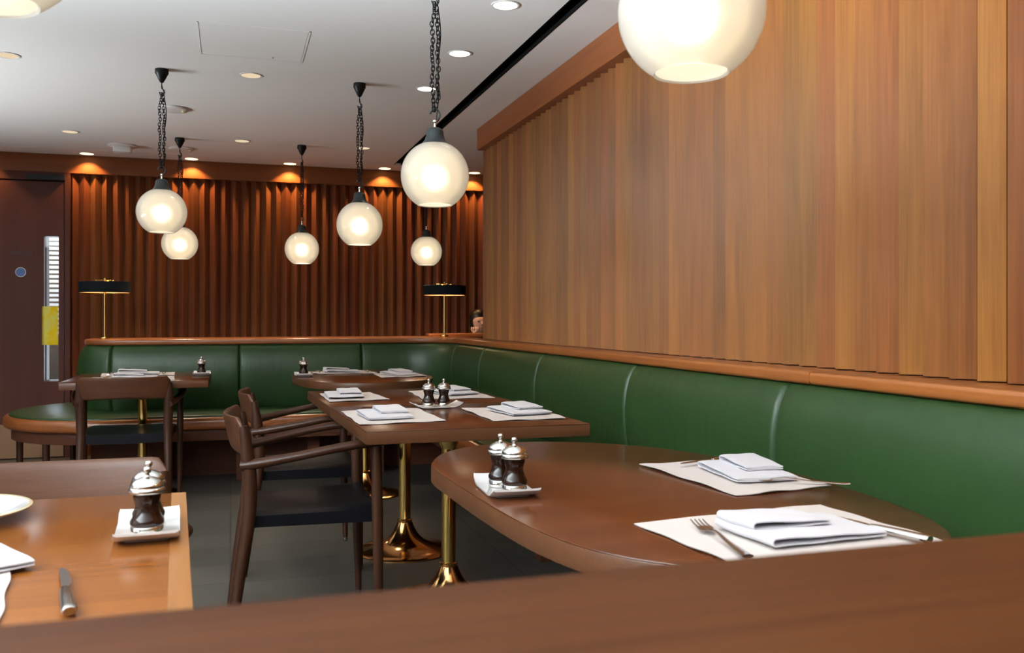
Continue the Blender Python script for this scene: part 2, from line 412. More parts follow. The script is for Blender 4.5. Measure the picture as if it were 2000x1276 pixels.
for y in (3.3, 4.87, 6.45): b.box(-4.58,-4.52,y,y+.05,WZ0,WZ1)
b.box(-4.58,-4.52,3.3,6.5,WZ0,WZ0+.05); b.box(-4.58,-4.52,3.3,6.5,WZ1-.05,WZ1)
struct(b.build('added_window_2', M['black'], smooth=False))
b = MB(); b.box(-4.6,3.2,-2.7,-2.6,0,H); struct(b.build('wall_rear', M['wallpaint'], smooth=False))
b = MB(); b.box(3.1,3.2,-2.6,9.6,0,H); struct(b.build('wall_far_right', M['wallpaint'], smooth=False))
b = MB(); b.box(-4.6,3.2,9.5,9.6,0,H); struct(b.build('wall_corridor', M['wallpaint'], smooth=False))

# door in the back wall, at the left
door = empty('door_1', (-1.68, 7.80, 0)); struct(door, 'dark wooden door with a narrow tall glass strip')
def dl(x): return x+1.68
b = MB()
y0, y1 = -.02, .03
b.box(dl(-2.10), dl(-1.388), y0, y1, .01, 2.16); b.box(dl(-1.284), dl(-1.245), y0, y1, .01, 2.16)
b.box(dl(-1.388), dl(-1.284), y0, y1, .01, .60); b.box(dl(-1.388), dl(-1.284), y0, y1, 1.735, 2.16)
b.build('door_leaf', M['door'], door, smooth=False)
MB().box(dl(-1.388), dl(-1.284), 0, .006, .60, 1.735).build('glass_pane', M['glass'], door, smooth=False)
b = MB(); b.box(dl(-1.24), dl(-1.203), -.025, .08, 0, 2.235); b.box(dl(-2.16), dl(-2.105), -.025, .08, 0, 2.235); b.box(dl(-2.105), dl(-1.24), -.025, .08, 2.17, 2.235)
b.build('door_frame', M['door'], door, smooth=False)
MB().box(dl(-1.50), dl(-1.235), -.055, -.026, 2.172, 2.21).build('door_closer', M['black'], door, smooth=False)
MB().box(dl(-2.09), dl(-1.25), -.026, -.021, .01, .27).build('kick_plate', M['kick'], door, smooth=False)
cm = Matrix.Translation((dl(-1.55), -.0205, 1.45)) @ Matrix.Rotation(PI/2, 4, 'X')
MB().lathe([(.034,0),(.034,.003)], (0,0,0), 28, mat=cm).build('round_sign', M['blue'], door)['label'] = 'blue round door sign'
MB().lathe([(.037,0),(.037,.0015)], (0,0,0), 28, mat=cm).build('sign_rim', M['offwhite'], door)
def text(s, size, loc, rot, mat, parent, name):
    cu = D.curves.new(name, 'FONT'); cu.body = s; cu.size = size; cu.extrude = .0008; cu.align_x = 'CENTER'
    tmp = D.objects.new(name, cu); C.objects.link(tmp); dg = bpy.context.evaluated_depsgraph_get()
    me = D.meshes.new_from_object(tmp.evaluated_get(dg)); D.objects.remove(tmp)
    o = D.objects.new(name, me); C.objects.link(o); me.materials.clear(); me.materials.append(mat); o.location = loc; o.rotation_euler = rot; o.parent = parent
    return o
text('Staff only', .042, (dl(-1.545), -.0215, 1.59), (PI/2, 0, 0), M['ink'], door, 'lettering')
MB().box(-3.2, -2.17, 7.80, 7.884, 0, 2.235).build('panelling', M['door'], cor, smooth=False)
MB().box(-4.4, -3.2, 7.80, 7.884, 0, 2.235).build('panelling', M['door'], cor, smooth=False)
nt_ = MB().box(-1.400, -1.287, 7.771, 7.7735, .885, 1.185).build('paper_notice', M['yellow'], smooth=False)
tag(nt_, 'yellow paper notice stuck on the narrow glass strip of the door', 'notice')
# venetian blind beyond the door glass
bl = empty('window_blind', (-1.15, 8.9, 0)); tag(bl, 'pale slatted blind seen through the narrow door glass', 'blind')
b = MB()
for k in range(26): b.box(-.8, .8, -.002, .03, .95+k*.042, .973+k*.042)
b.build('blind_slats', M['offwhite'], bl, smooth=False)
MB().box(-.8, .8, -.01, .04, 2.05, 2.09).build('head_rail', M['offwhite'], bl, smooth=False)
area('corridor_daylight', (-1.2, 9.4, 1.25), (PI/2, 0, PI), 2.0, 2.0, (.72,.86,1), 80)
area('corridor_fill', (-1.6, 8.15, 2.3), (math.radians(30), 0, 0), .8, .3, (.80,.90,1), 45)

# ------------------------------------------------------------------ banquette
bq = empty('corner_banquette', (.5, 6.5, 0)); bq.location = (0,0,0)
tag(bq, 'long L-shaped green leather banquette with teak top rail', 'banquette')
# reference line of the backrest: list of (pos, inward normal) by arc length
def bpath():
    pts = []
    cx, cy, r = -.70, 6.85, .25
    for k in range(0, 25):
        a = PI/2 + PI*k/24; pts.append((Vector((cx+r*math.cos(a), cy+r*math.sin(a))), Vector((math.cos(a), math.sin(a)))))
    x = -.70
    n = 50
    for k in range(1, n+1): pts.append((Vector((-.70+(1.21+.70)*k/n, 6.60)), Vector((0,-1))))
    for k in range(1, 13):
        a = PI/2*(1-k/12); c = Vector((1.21, 6.25))
        pts.append((c+.35*Vector((math.cos(a), math.sin(a))), -Vector((math.cos(a), math.sin(a)))))
    n = 120
    for k in range(1, n+1): pts.append((Vector((1.56, 6.25-5.75*k/n)), Vector((-1,0))))
    return pts
BP = bpath(); S = [0]
for i in range(1, len(BP)): S.append(S[-1]+(BP[i][0]-BP[i-1][0]).length)
def at(s):
    s = max(0, min(S[-1], s))
    for i in range(1, len(S)):
        if s <= S[i]+1e-9:
            t = (s-S[i-1])/(S[i]-S[i-1]); p = BP[i-1][0].lerp(BP[i][0], t); n = BP[i-1][1].lerp(BP[i][1], t).normalized(); return p, n
S_end = PI*.25
def s_of_x(x): return S_end+(x+.70)
S_c0 = s_of_x(1.21); S_c1 = S_c0+.35*PI/2
def s_of_y(y): return S_c1+(6.25-y)
PROF = [(-.02,.445),(.005,.447),(.022,.475),(.040,.54),(.055,.61),(.063,.68),(.064,.74),(.058,.80),(.046,.85),(.028,.889),(.008,.907),(-.02,.91)]
def panel(s0, s1, wr=0):
    L = s1-s0; ss = []
    e = .018
    for k in range(7): ss.append(e*(k/6)**2)
    m = max(3, int((L-2*e)/.05))
    for k in range(1, m): ss.append(e+(L-2*e)*k/m)
    for k in range(6, -1, -1): ss.append(L-e*(k/6)**2)
    rings = []
    for q in ss:
        d = min(q, L-q); w = 1-(1-min(d/e, 1))**2.2
        p, n = at(s0+q); ring = []
        for (o, z) in PROF:
            pinch = .014*(1-w)
            oo = o-pinch*(1 if o > 0 else 0)
            if wr and o > .03: oo += wr*math.sin(q*55+z*4)*math.sin(PI*q/L)*(.6+.4*math.sin(q*23))
            zz = z-(.006*(1-w) if z > .8 else 0)
            ring.append((p.x+n.x*oo, p.y+n.y*oo, zz))
        rings.append(ring)
    b = MB(); b.loops(rings, True, True, True)
    return b.build('backrest_panel', M['leather'], bq, angle=75)
cuts = [0.0, s_of_x(-.78) if 0 else S_end+.0, ]
cuts = [0.02, s_of_x(-.70)-.06, s_of_x(.06), s_of_x(.91), S_c1+.02, s_of_y(5.5), s_of_y(4.40), s_of_y(3.29), s_of_y(2.257), s_of_y(1.2), S[-1]]
for i in range(len(cuts)-1): panel(cuts[i]+.0012, cuts[i+1]-.0012, .004 if i == 3 else 0)
# core behind the panels
b = MB(); b.box(-.70, 1.72, 6.62, 7.08, 0, .908); b.box(1.58, 1.73, .5, 6.62, 0, .908)
b.lathe([(.228,0),(.228,.908)], (-.70,6.85,0), 32)
b.build('backrest_core', M['plinth'], bq, smooth=False)
# top rail, in lengths
o = [(1.21,6.585)]
for k in range(1, 13):
    a = PI/2*(1-k/12); o.append((1.21+.335*math.cos(a)*1.0, 6.25+.335*math.sin(a)))
o = [(-.70,6.585)]+o+[(1.545,6.245),(1.733,6.245),(1.733,7.115),(-.70,7.115)]
for k in range(1, 20):
    a = PI/2+PI*k/20; o.append((-.70+.265*math.cos(a), 6.85+.265*math.sin(a)))
MB().prism(o, .910, .950, .014, 5).build('top_rail', M['rail'], bq)
for ya, yb in ((4.262,6.243),(2.152,4.26),(.5,2.15)):
    MB().prism([(1.545,ya),(1.733,ya),(1.733,yb),(1.545,yb)], .910, .950, .014, 5).build('top_rail', M['rail_y'], bq)
# seat
SX = 1.17; SY = 6.09
def seat_outline(g):
    pts = []
    c = (-.74, 6.80); r = .71-g
    for k in range(0, 25):
        a = PI/2+PI*k/24; pts.append((c[0]+r*math.cos(a), c[1]+r*math.sin(a)))
    x1 = SX+g; y1 = SY+g; rr = .12
    for k in range(0, 7):
        a = PI/2*(1-k/6); pts.append((x1-rr+rr*math.cos(a)-0*g, y1-rr+rr*math.sin(a)))
    pts += [(x1, .5), (1.56, .5), (1.56, 6.6), (1.2, 6.68), (-.5, 6.9), (-.55, 7.51-g)]
    return pts
MB().prism(seat_outline(.035), .40, .468, .012, 4).build('seat_cushion', M['leather'], bq)
MB().prism(seat_outline(0), .375, .455, .03, 6).build('seat_rail', M['rail'], bq)
MB().prism(seat_outline(.05), .30, .373, .004, 2).build('apron', M['plinth'], bq)
for x in (-.42, .08, .55, 1.0): MB().box(x-.04, x+.04, 6.36, 6.60, 0, .30).build('block_leg', M['plinth'], bq, smooth=False)
for y in (5.6, 4.72, 3.85, 3.0, 2.1, 1.2): MB().box(1.33, 1.58, y-.045, y+.045, 0, .30).build('block_leg', M['plinth'], bq, smooth=False)
for a in (PI*.98, PI*.70, PI*1.3):
    MB().lathe([(.02,0),(.023,.30)], (-.74+.63*math.cos(a), 6.80+.63*math.sin(a), 0), 16).build('post_leg', M['chair'], bq)

# a second bench back beyond, behind which the diner sits
sb = empty('bench', (2.3, 7.20, 0)); tag(sb, 'low wooden bench back beyond the banquette corner, by the seated diner', 'bench')
MB().box(-.75, .75, -.03, .03, 0, .93).build('panel', M['plinth'], sb, smooth=False)
MB().prism([(-.77,-.06),(.77,-.06),(.77,.06),(-.77,.06)], .93, .968, .01, 4).build('top_rail', M['rail'], sb)

# foreground partition ledge close to the camera
lg = empty('partition', (1.0, .32, 0)); tag(lg, 'broad brown wooden ledge of the partition crossing the bottom foreground', 'partition')
MB().prism([(-2.6,-.20),(.73,-.20),(.73,.178),(-2.6,.178)], .905, .95, .008, 4).build('ledge', M['ledge'], lg)
MB().box(-2.6, .73, -.17, .12, 0, .905).build('panel', M['plinth'], lg, smooth=False)

# ------------------------------------------------------------------ tables
PED_BOT = [(.228,0),(.228,.006),(.220,.011),(.19,.016),(.15,.024),(.115,.036),(.088,.052),(.068,.072),(.052,.096),(.042,.118),(.036,.134),(.034,.140),(.0355,.143),(.0355,.148),(.030,.151)]
def pedestal(parent, x, y):
    p = MB().lathe(PED_BOT, (x, y, 0), 40).build('pedestal_base', M['copper'], parent, angle=50)
    MB().lathe([(.028,.145),(.028,.60)], (x, y, 0), 28, False, False).build('column', M['brass'], parent)
    MB().lathe([(.028,.59),(.032,.60),(.035,.605),(.04,.62),(.052,.645),(.075,.67),(.11,.69),(.118,.698),(.118,.70)], (x, y, 0), 36).build('column_flare', M['brass'], parent, angle=60)
def table(loc, outline, peds, label, mat='table', group=None, r=.004, th=.042):
    t = empty('restaurant_table', loc); tag(t, label, 'table', group)
    ol = [(x-loc[0], y-loc[1]) for x, y in outline]
    MB().prism(ol, TH-.0028, TH, .0015, 2).build('tabletop', M[mat], t)
    MB().prism(ol, TH-th, TH-.0027, .002, 2).build('edge_band', M['table_edge'], t)
    for p in peds: pedestal(t, p[0]-loc[0], p[1]-loc[1])
    return t
NEAR = [(.463,2.106),(.482,2.20),(.545,2.335),(.66,2.435),(.80,2.465),(.93,2.43),(1.04,2.35),(1.136,2.22),(1.215,2.00),(1.245,1.72),(1.225,1.453),(1.19,1.30),(1.12,1.18),(1.02,1.11),(.90,1.08),(.77,1.095),(.665,1.146),(.598,1.20),(.556,1.256),(.521,1.335),(.496,1.444),(.482,1.564),(.472,1.726),(.466,1.92)]
NEAR = smooth_outline(NEAR[::-1] if False else NEAR, 4)
def ccw(o):
    a = sum(o[i-1][0]*o[i][1]-o[i][0]*o[i-1][1] for i in range(len(o))); return o if a > 0 else o[::-1]
NEAR = ccw(NEAR)
table((.85,1.77,0), NEAR, [(.90,1.78)], 'large rounded wooden table with two place settings, nearest on the right')
G_C = None
table((.78,3.235,0), [(.407,2.828),(1.162,2.826),(1.160,3.640),(.383,3.640)], [(.81,3.41)], 'square wooden table with the twin mills, front half of the pushed-together pair')
table((.76,4.05,0), [(.382,3.644),(1.158,3.644),(1.150,4.460),(.358,4.470)], [(.785,4.20)], 'square wooden table behind the twin-mill table, rear half of the pair')
BR = ccw(smooth_outline([(.362,5.72),(.375,5.42),(.45,5.14),(.62,4.98),(.84,4.96),(1.03,5.05),(1.15,5.25),(1.18,5.6),(1.15,5.93),(1.04,6.14),(.84,6.22),(.58,6.22),(.42,6.08)], 6))
table((.77,5.6,0), BR, [(.80,5.60)], 'rounded wooden table in the far corner of the banquette')
table((-.52,5.84,0), rrect(-.90,-.12,5.44,6.27,.006,2), [(-.52,6.00)], 'dark square table at the back left, in front of the armchair facing the wall')
LT = [(-.04,1.10),(-.087,1.962),(-.88,2.00),(-.85,1.10)]
lt = table((-.47,1.55,0), LT, [(-.47,1.55)], 'orange-brown square table in the left foreground', 'table_lit')
MB().prism([(x+.47, y-1.55) for x, y in ((-.04,1.10),(-.087,1.962),(-.115,1.963),(-.070,1.10))], TH-.003, TH+.0006, .0003, 1).build('edge_strip', M['pale_edge'], lt)  # paler strip along the right edge of the foreground table

# ------------------------------------------------------------------ chairs (sitter faces +Y)
def make_chair():
    t = empty('dining_armchair'); tag(t, '', 'chair')
    for s in (-1, 1):
        b = MB().tube([(s*.232,-.262,.012),(s*.228,-.235,.22),(s*.224,-.203,.44),(s*.225,-.200,.55),(s*.228,-.208,.64),(s*.231,-.222,.742)], [.0125,.0175,.021,.0225,.0225,.013], 14, 1.15, sub=5)
        l = b.build('rear_leg', M['chair'], t)
        MB().lathe([(.011,0),(.0125,.003),(.013,.022)], (s*.232,-.262,0), 12).build('glide', M['steel'], l)
        b = MB().tube([(s*.262,.222,.012),(s*.266,.218,.22),(s*.268,.214,.45),(s*.268,.212,.60),(s*.268,.212,.668)], [.012,.0165,.0195,.018,.016], 14, sub=5)
        l = b.build('front_leg', M['chair'], t)
        MB().lathe([(.0105,0),(.012,.003),(.0125,.022)], (s*.262,.222,0), 12).build('glide', M['steel'], l)
        MB().tube([(s*.228,-.225,.612),(s*.246,-.17,.620),(s*.276,-.06,.640),(s*.290,.06,.662),(s*.284,.16,.674),(s*.268,.232,.672)], [.0245,.0235,.0205,.020,.021,.012], 14, .74, sub=5, up=(0,0,1)).build('armrest', M['chair'], t)
        MB().tube([(s*.205,-.20,.425),(s*.232,.205,.425)], .009, 10).build('seat_rail', M['chair'], t)
    # crest: broad bent board wrapping forward at the ends
    rings = []
    n = 28
    for i in range(n+1):
        u = -1+2*i/n; x = u*.240; yb = -.264+.046*abs(u)**2.0
        e = 1-max(0, (abs(u)-.90)/.10)**2
        top = .768+.006*u*u; bot = .640+.010*(1-abs(u))
        zc = (top+bot)/2; hh = (top-bot)/2*(.62+.38*max(0, e)); th = .0105*(.55+.45*max(0, e))
        ring = []
        for k in range(16):
            a = 2*PI*k/16; ca, sa = math.cos(a), math.sin(a)
            q = lambda v: math.copysign(abs(v)**.45, v)
            zz = zc+hh*q(sa); lean = -(zz-.70)*.22
            ring.append((x, yb+lean+th*q(ca), zz))
        rings.append(ring)
    MB().loops(rings).build('crest_rail', M['chair_crest'], t, angle=60)
    # saddle seat
    rings = []
    m = 14
    for j in range(m+1):
        v = j/m; y = -.205+.425*v; hw = .218+.030*v
        ring = []
        for k in range(15):
            u = -1+2*k/14; dip = .018*(1-u*u)*(math.sin(PI*min(1, v*1.1))*.8+.2)
            ring.append((u*hw, y, .452-dip+.006*v-(.012 if abs(u) > .99 else 0)))
        for k in range(14, -1, -1):
            u = -1+2*k/14; ring.append((u*hw*.985, y, .402-.008*(1-u*u)))
        rings.append(ring)
    MB().loops(rings).build('seat', M['leather_black'], t, angle=50)
    return t
ch = make_chair()
g = 'dark walnut armchairs with black seats'
place(ch, True, (.262,3.315,0), -PI/2, 'dark wooden armchair with black leather seat, nearest one at the twin-mill table', g)
place(ch, False, (.318,4.20,0), -PI/2, 'dark wooden armchair partly hidden behind the nearest armchair, beside the rear paired table', g)
place(ch, False, (-.56,5.62,0), 0, 'dark wooden armchair seen from behind at the back left table', g)
place(ch, False, (-.383,2.02,0), PI, 'wooden armchair whose broad crest rail shows behind the orange-brown foreground table', g)

# ------------------------------------------------------------------ table things
def make_mill():
    t = empty('pepper_mill'); tag(t, '', 'pepper mill')
    MB().lathe([(.0255,0),(.0258,.001),(.0252,.013),(.0245,.014)], seg=28).build('base_ring', M['silver'], t, angle=50)
    MB().lathe([(.0245,.0135),(.0262,.017),(.0262,.022),(.0235,.027),(.0205,.034),(.0182,.042),(.0178,.046),(.0195,.054),(.0215,.060),(.0215,.068)], seg=28).build('body', M['mill'], t, angle=60)
    MB().lathe([(.0215,.066),(.0275,.068),(.0285,.0715),(.0275,.075),(.0255,.0765),(.0265,.0785),(.0245,.083),(.018,.089),(.010,.0925),(.005,.0935),(.0038,.096),(.0038,.099),(.0062,.1015),(.0066,.105),(.005,.1085),(.0015,.1095)], seg=28).build('cap', M['silver'], t, angle=60)
    return t
mill = make_mill()
mills = [
 ((.552,1.745),'dark silver-capped mill, front one of the two on the rounded table nearest right'),
 ((.542,1.809),'dark mill with silver cap, rear one of the two on the rounded table nearest right'),
 ((-.130,1.581),'dark mill with silver cap, front one on the left foreground table'),
 ((-.133,1.646),'dark mill with silver cap, hidden behind the front one on the left foreground table'),
 ((.752,3.505),'dark mill with silver cap, left one of the pair on the centre table'),
 ((.812,3.500),'dark mill with silver cap, right one of the pair on the centre table'),
 ((-.170,5.87),'small distant mill with silver cap on the back left table, front one on its dish'),
 ((-.172,5.93),'small distant mill with silver cap on the back left table, rear one on its dish'),
 ((.425,5.57),'small distant silver-capped mill on the far corner rounded table, front one on its dish'),
 ((.425,5.63),'small distant silver-capped mill on the far corner rounded table, rear one on its dish')]
for i, (p, l) in enumerate(mills): place(mill, i == 0, (p[0], p[1], TH+.0062), .2*i, l, 'salt and pepper mills on the tables')
# rectangular dish with upturned ends (long axis Y)
def make_dish():
    rings = []; n = 20
    for i in range(n+1):
        v = -1+2*i/n; y = v*.098; lift = .017*max(0, (abs(v)-.55)/.45)**1.8
        hw = .050-.002*max(0, abs(v)-.9)*10
        ring = [(-hw, y, .0065+lift), (-hw*.96, y, .0055+lift), (-hw*.5, y, .0045+lift), (0, y, .0045+lift), (hw*.5, y, .0045+lift), (hw*.96, y, .0055+lift), (hw, y, .0065+lift),
                (hw, y, .0035+lift), (hw*.9, y, .0010+lift), (0, y, .0005+lift), (-hw*.9, y, .0010+lift), (-hw, y, .0035+lift)]
        rings.append(ring)
    d = MB().loops(rings).build('condiment_dish', M['ceramic'], angle=50); tag(d, '', 'dish')
    MB().prism(rrect(-.036,.036,-.062,.062,.01,4), 0, .0012, .0005, 1).build('foot_ring', M['ceramic'], d)
    return d
dish = make_dish()
dishes = [((.543,1.775),-.06,'white rectangular dish with upturned ends, on the rounded table nearest right'),
 ((-.131,1.612),.05,'white rectangular dish with upturned ends, on the left foreground table'),
 ((.782,3.503),PI/2+.05,'white rectangular dish with upturned ends, on the centre table'),
 ((-.170,5.90),0,'small white dish with upturned ends, on the back left table'),
 ((.425,5.60),0,'small white dish with upturned ends, on the far corner rounded table')]
for i, (p, rz, l) in enumerate(dishes): place(dish, i == 0, (p[0], p[1], TH+.0008), rz, l, 'white condiment dishes')

def mat_mesh(q, seed, cx, cy):
    """placemat from four corners (far-left, far-right, near-right, near-left) with slightly wavy edges"""
    rnd = random.Random(seed); ph = [rnd.uniform(0, 6) for _ in range(4)]
    n, m = 26, 20; b = MB(); top = []; bot = []
    A, B, Cc, Dd = [Vector(p) for p in q]
    for j in range(m+1):
        for i in range(n+1):
            u = i/n; v = j/m
            p = (A.lerp(B, u)).lerp(Dd.lerp(Cc, u), v)
            e = min(u, 1-u, v, 1-v); k = max(0, 1-e/.12)
            z = .0012+.0022*k*(1+math.sin(u*11+ph[0]+v*3))*.5+.0016*k*(1+math.sin(v*13+ph[1]))*.5
            w = .0018*k
            p = p+Vector((math.sin(v*14+ph[2]), math.sin(u*16+ph[3])))*w
            top.append((p.x-cx, p.y-cy, z+.0016)); bot.append((p.x-cx, p.y-cy, z))
    W = n+1; nn = len(top); vs = top+bot; fs = []
    for j in range(m):
        for i in range(n):
            a = j*W+i; fs.append((a, a+1, a+1+W, a+W)); fs.append((nn+a, nn+a+W, nn+a+1+W, nn+a+1))
    for i in range(n):
        fs.append((i, nn+i, nn+i+1, i+1)); a = m*W+i; fs.append((a, a+1, nn+a+1, nn+a))
    for j in range(m):
        a = j*W; fs.append((a, a+W, nn+a+W, nn+a)); a = j*W+n; fs.append((a, nn+a, nn+a+W, a+W))
    return b.add(vs, fs)
mats = [
 ([(.666,1.42),(1.07,1.458),(1.087,1.164),(.694,1.126)], 'white placemat with fork and knife at the near end of the rounded table'),
 ([(.948,1.986),(1.160,1.993),(1.215,1.616),(.969,1.583)],'white cloth placemat further up the rounded table, beside the green banquette'),
 ([(.400,3.445),(.700,3.480),(.707,3.025),(.408,2.998)],'cream placemat on the near left of the centre table'),
 ([(.861,3.415),(1.145,3.412),(1.132,2.976),(.866,2.977)],'cream placemat on the near right of the centre table'),
 ([(.395,4.250),(.630,4.280),(.660,3.880),(.400,3.850)],'cream placemat on the left of the rear centre table'),
 ([(.824,4.300),(1.110,4.36),(1.125,3.84),(.800,3.85)],'cream placemat just behind the twin mills of the centre table'),
 ([(.488,6.00),(.870,6.05),(.904,5.78),(.530,5.74)],'narrow-looking cream placemat on the left of the far corner table'),
 ([(.860,5.68),(1.118,5.72),(1.140,5.368),(.855,5.30)],'narrow-looking cream placemat on the right of the far corner table'),
 ([(-.775,6.20),(-.345,6.23),(-.330,5.92),(-.745,5.90)],'cream placemat on the wall side of the back left table'),
 ([(-.780,5.80),(-.325,5.80),(-.305,5.47),(-.770,5.47)],'cream placemat on the chair side of the back left table'),
 ([(-.70,1.52),(-.300,1.455),(-.255,1.17),(-.66,1.165)],'white cloth placemat cut off by the left edge, on the foreground table')]
for i, (q, l) in enumerate(mats):
    cx = sum(p[0] for p in q)/4; cy = sum(p[1] for p in q)/4
    o_ = mat_mesh(q, i, cx, cy).build('placemat', M['linen'], angle=60); o_.location = (cx, cy, TH)
    tag(o_, l, 'placemat', 'cloth placemats')

def make_napkin():
    """cloth folded over itself: thick lower fold with a second fold lying on its rear part; folds run along local X end"""
    b = MB()
    def fold(x0, x1, y0, y1, z, t, gap, seed, curl=.004):
        rnd = random.Random(seed); R = gap/2+t
        path = [(x1, z+t/2)]
        k = 10
        for i in range(k+1): path.append((x1-(x1-x0-R)*i/k, z+t/2))
        for i in range(1, 8):
            a = -PI/2-PI*i/8; path.append((x0+R+R*math.cos(a)*1.0, z+t/2+R+R*math.sin(a)))
        for i in range(k+1): path.append((x0+R+(x1-x0-R)*i/k, z+t/2+2*R-(2*R-t)*(i/k)**1.2))
        rings = []
        for j in range(15):
            v = j/14; y = y0+(y1-y0)*v; ring = []
            edge = 1-abs(2*v-1)**6
            off = []
            for i, p in enumerate(path):
                a = Vector(path[max(0, i-1)]); c = Vector(path[min(len(path)-1, i+1)]); d = (c-a); d = d.normalized() if d.length > 1e-9 else Vector((1,0)); off.append(Vector((-d.y, d.x)))
            L_ = [(p[0]+off[i].x*t/2*(.5+.5*edge), p[1]+off[i].y*t/2*(.5+.5*edge)) for i, p in enumerate(path)]
            R_ = [(p[0]-off[i].x*t/2*(.5+.5*edge), p[1]-off[i].y*t/2*(.5+.5*edge)) for i, p in enumerate(path)]
            wob = curl*math.sin(v*3.5+seed)
            for x, zz in L_+R_[::-1]: ring.append((x+wob*.6, y, max(zz+.0006*math.sin(v*9+x*60), z+.0002)))
            rings.append(ring)
        b.loops(rings)
    fold(-.115, .115, -.080, .080, 0, .0046, .002, 1)
    fold(-.112, .045, -.022, .079, .0128, .0044, .003, 2, .006)
    return b
nap = make_napkin().build('folded_napkin', M['napkin'], angle=50); tag(nap, '', 'napkin')
MZ = TH+.0065
naps = [
 ((.895,1.272),.05,.95,'thick folded white napkin at the near end of the rounded table, between fork and knife'),
 ((1.115,1.785),-PI/2-.1,.9,'folded white napkin on the further placemat of the rounded table'),
 ((.528,3.215),PI/2+PI+.05,1.0,'folded napkin on the near left placemat of the centre table'),
 ((1.03,3.20),-PI/2+.15,1.0,'folded napkin with a raised flap on the near right placemat of the centre table'),
 ((.485,4.07),PI/2+PI,.95,'folded napkin on the left placemat of the rear centre table'),
 ((.99,4.08),-PI/2+.3,.95,'folded napkin right behind the centre mills'),
 ((.69,5.90),.05,.95,'folded napkin on the left placemat of the far corner table'),
 ((1.0,5.55),-PI/2+.3,.95,'folded napkin on the right placemat of the far corner table'),
 ((-.55,6.07),0,1.05,'folded napkin on the wall side placemat of the back left table'),
 ((-.53,5.64),0,1.05,'folded napkin on the chair side placemat of the back left table'),
 ((-.420,1.435),.5,1.1,'crumpled white napkin on the left foreground placemat, one corner poking out')]
for i, (p, rz, sc, l) in enumerate(naps):
    o_ = place(nap, i == 0, (p[0], p[1], MZ), rz, l, 'folded white napkins'); o_.scale = (sc, sc, 1)

def make_fork():
    b = MB()
    # local Y: handle end -.10, tines at +.10
    b.tube([(0,-.10,.004),(0,-.085,.003),(0,-.03,.005),(0,.015,.009),(0,.035,.006),(0,.045,.004)], [.0075,.0075,.0045,.0030,.0035,.006], 10, .32, sub=4, up=(0,0,1))
    b.tube([(0,.040,.004),(0,.052,.003),(0,.066,.004)], [.007,.012,.0115], 12, .14, sub=4, up=(0,0,1))
    for k in range(4):
        x = -.0088+k*.00587
        b.tube([(x,.062,.0038),(x,.08,.0042),(x,.10,.0075)], [.0018,.0016,.0010], 8, .7, sub=3)
    o = b.build('fork', M['steel'], angle=60); tag(o, '', 'fork'); return o
def make_knife():
    t = empty('table_knife'); tag(t, '', 'knife')
    MB().tube([(0,-.105,.0075),(0,-.10,.0075),(0,-.05,.0075),(0,-.005,.007),(0,.005,.007)], [.006,.0095,.0085,.0065,.004], 12, .65, sub=4, up=(0,0,1)).build('handle', M['steel'], t)
    ol = [(-.0035,.0),(.004,.0),(.0085,.02),(.010,.05),(.009,.085),(.004,.105),(-.001,.112),(-.003,.09),(-.0035,.05)]
    MB().prism(ol, .0055, .0075, .0004, 1).build('blade', M['steel'], t)
    return t
fk = make_fork(); kn = make_knife()
def rz_to(a, b): return math.atan2(b[1]-a[1], b[0]-a[0])-PI/2
CZ = TH+.0062
f_ = [((.742,1.262),rz_to((.721,1.121),(.764,1.37)),'steel fork left of the thick napkin on the near end of the rounded table'),
      ((1.150,1.652),rz_to((1.205,1.632),(1.075,1.72)),'steel fork on the further placemat of the rounded table'),
      ((-.71,6.06),0,'tiny fork on the wall side placemat of the back left table'),
      ((-.69,5.63),0,'tiny fork on the chair side placemat of the back left table'),
      ((.545,5.89),0,'tiny fork on the left placemat of the far corner table')]
for i, (p, a, l) in enumerate(f_): place(fk, i == 0, (p[0], p[1], CZ), a, l, 'steel forks').scale = (1.2, 1.12, 1.1)
k_ = [((1.018,1.245),rz_to((1.032,1.167),(.998,1.317)),'steel knife right of the thick napkin on the near end of the rounded table'),
      ((1.125,1.945),rz_to((1.22,1.97),(1.03,1.915)),'steel knife at the far edge of the further placemat on the rounded table'),
      ((-.395,6.06),0,'tiny knife on the wall side placemat of the back left table'),
      ((.845,5.91),0,'tiny knife on the left placemat of the far corner table')]
for i, (p, a, l) in enumerate(k_): place(kn, i == 0, (p[0], p[1], CZ), a, l, 'steel knives')
o_ = place(kn, False, (-.205,1.285,TH+.0015), rz_to((-.192,1.19),(-.236,1.40)), 'steel knife lying alone on the bare wood of the left foreground table', 'steel knives')
# dinner plate on the foreground table
pl = empty('dinner_plate', (-.475,1.795,TH)); tag(pl, 'white round plate with a cream rim at the left edge of the foreground table', 'plate')
MB().lathe([(.07,0),(.075,.001),(.09,.006),(.128,.020),(.134,.0235),(.131,.0245),(.124,.0225),(.095,.010),(.08,.006),(.0,.0055)], seg=56, cap1=False).build('plate_body', M['ceramic'], pl, angle=60)
MB().lathe([(.1325,.0215),(.1352,.0240),(.1320,.0256),(.129,.0248),(.1325,.0215)], seg=56, cap0=False, cap1=False).build('plate_rim', M['ceramic_rim'], pl, angle=60)

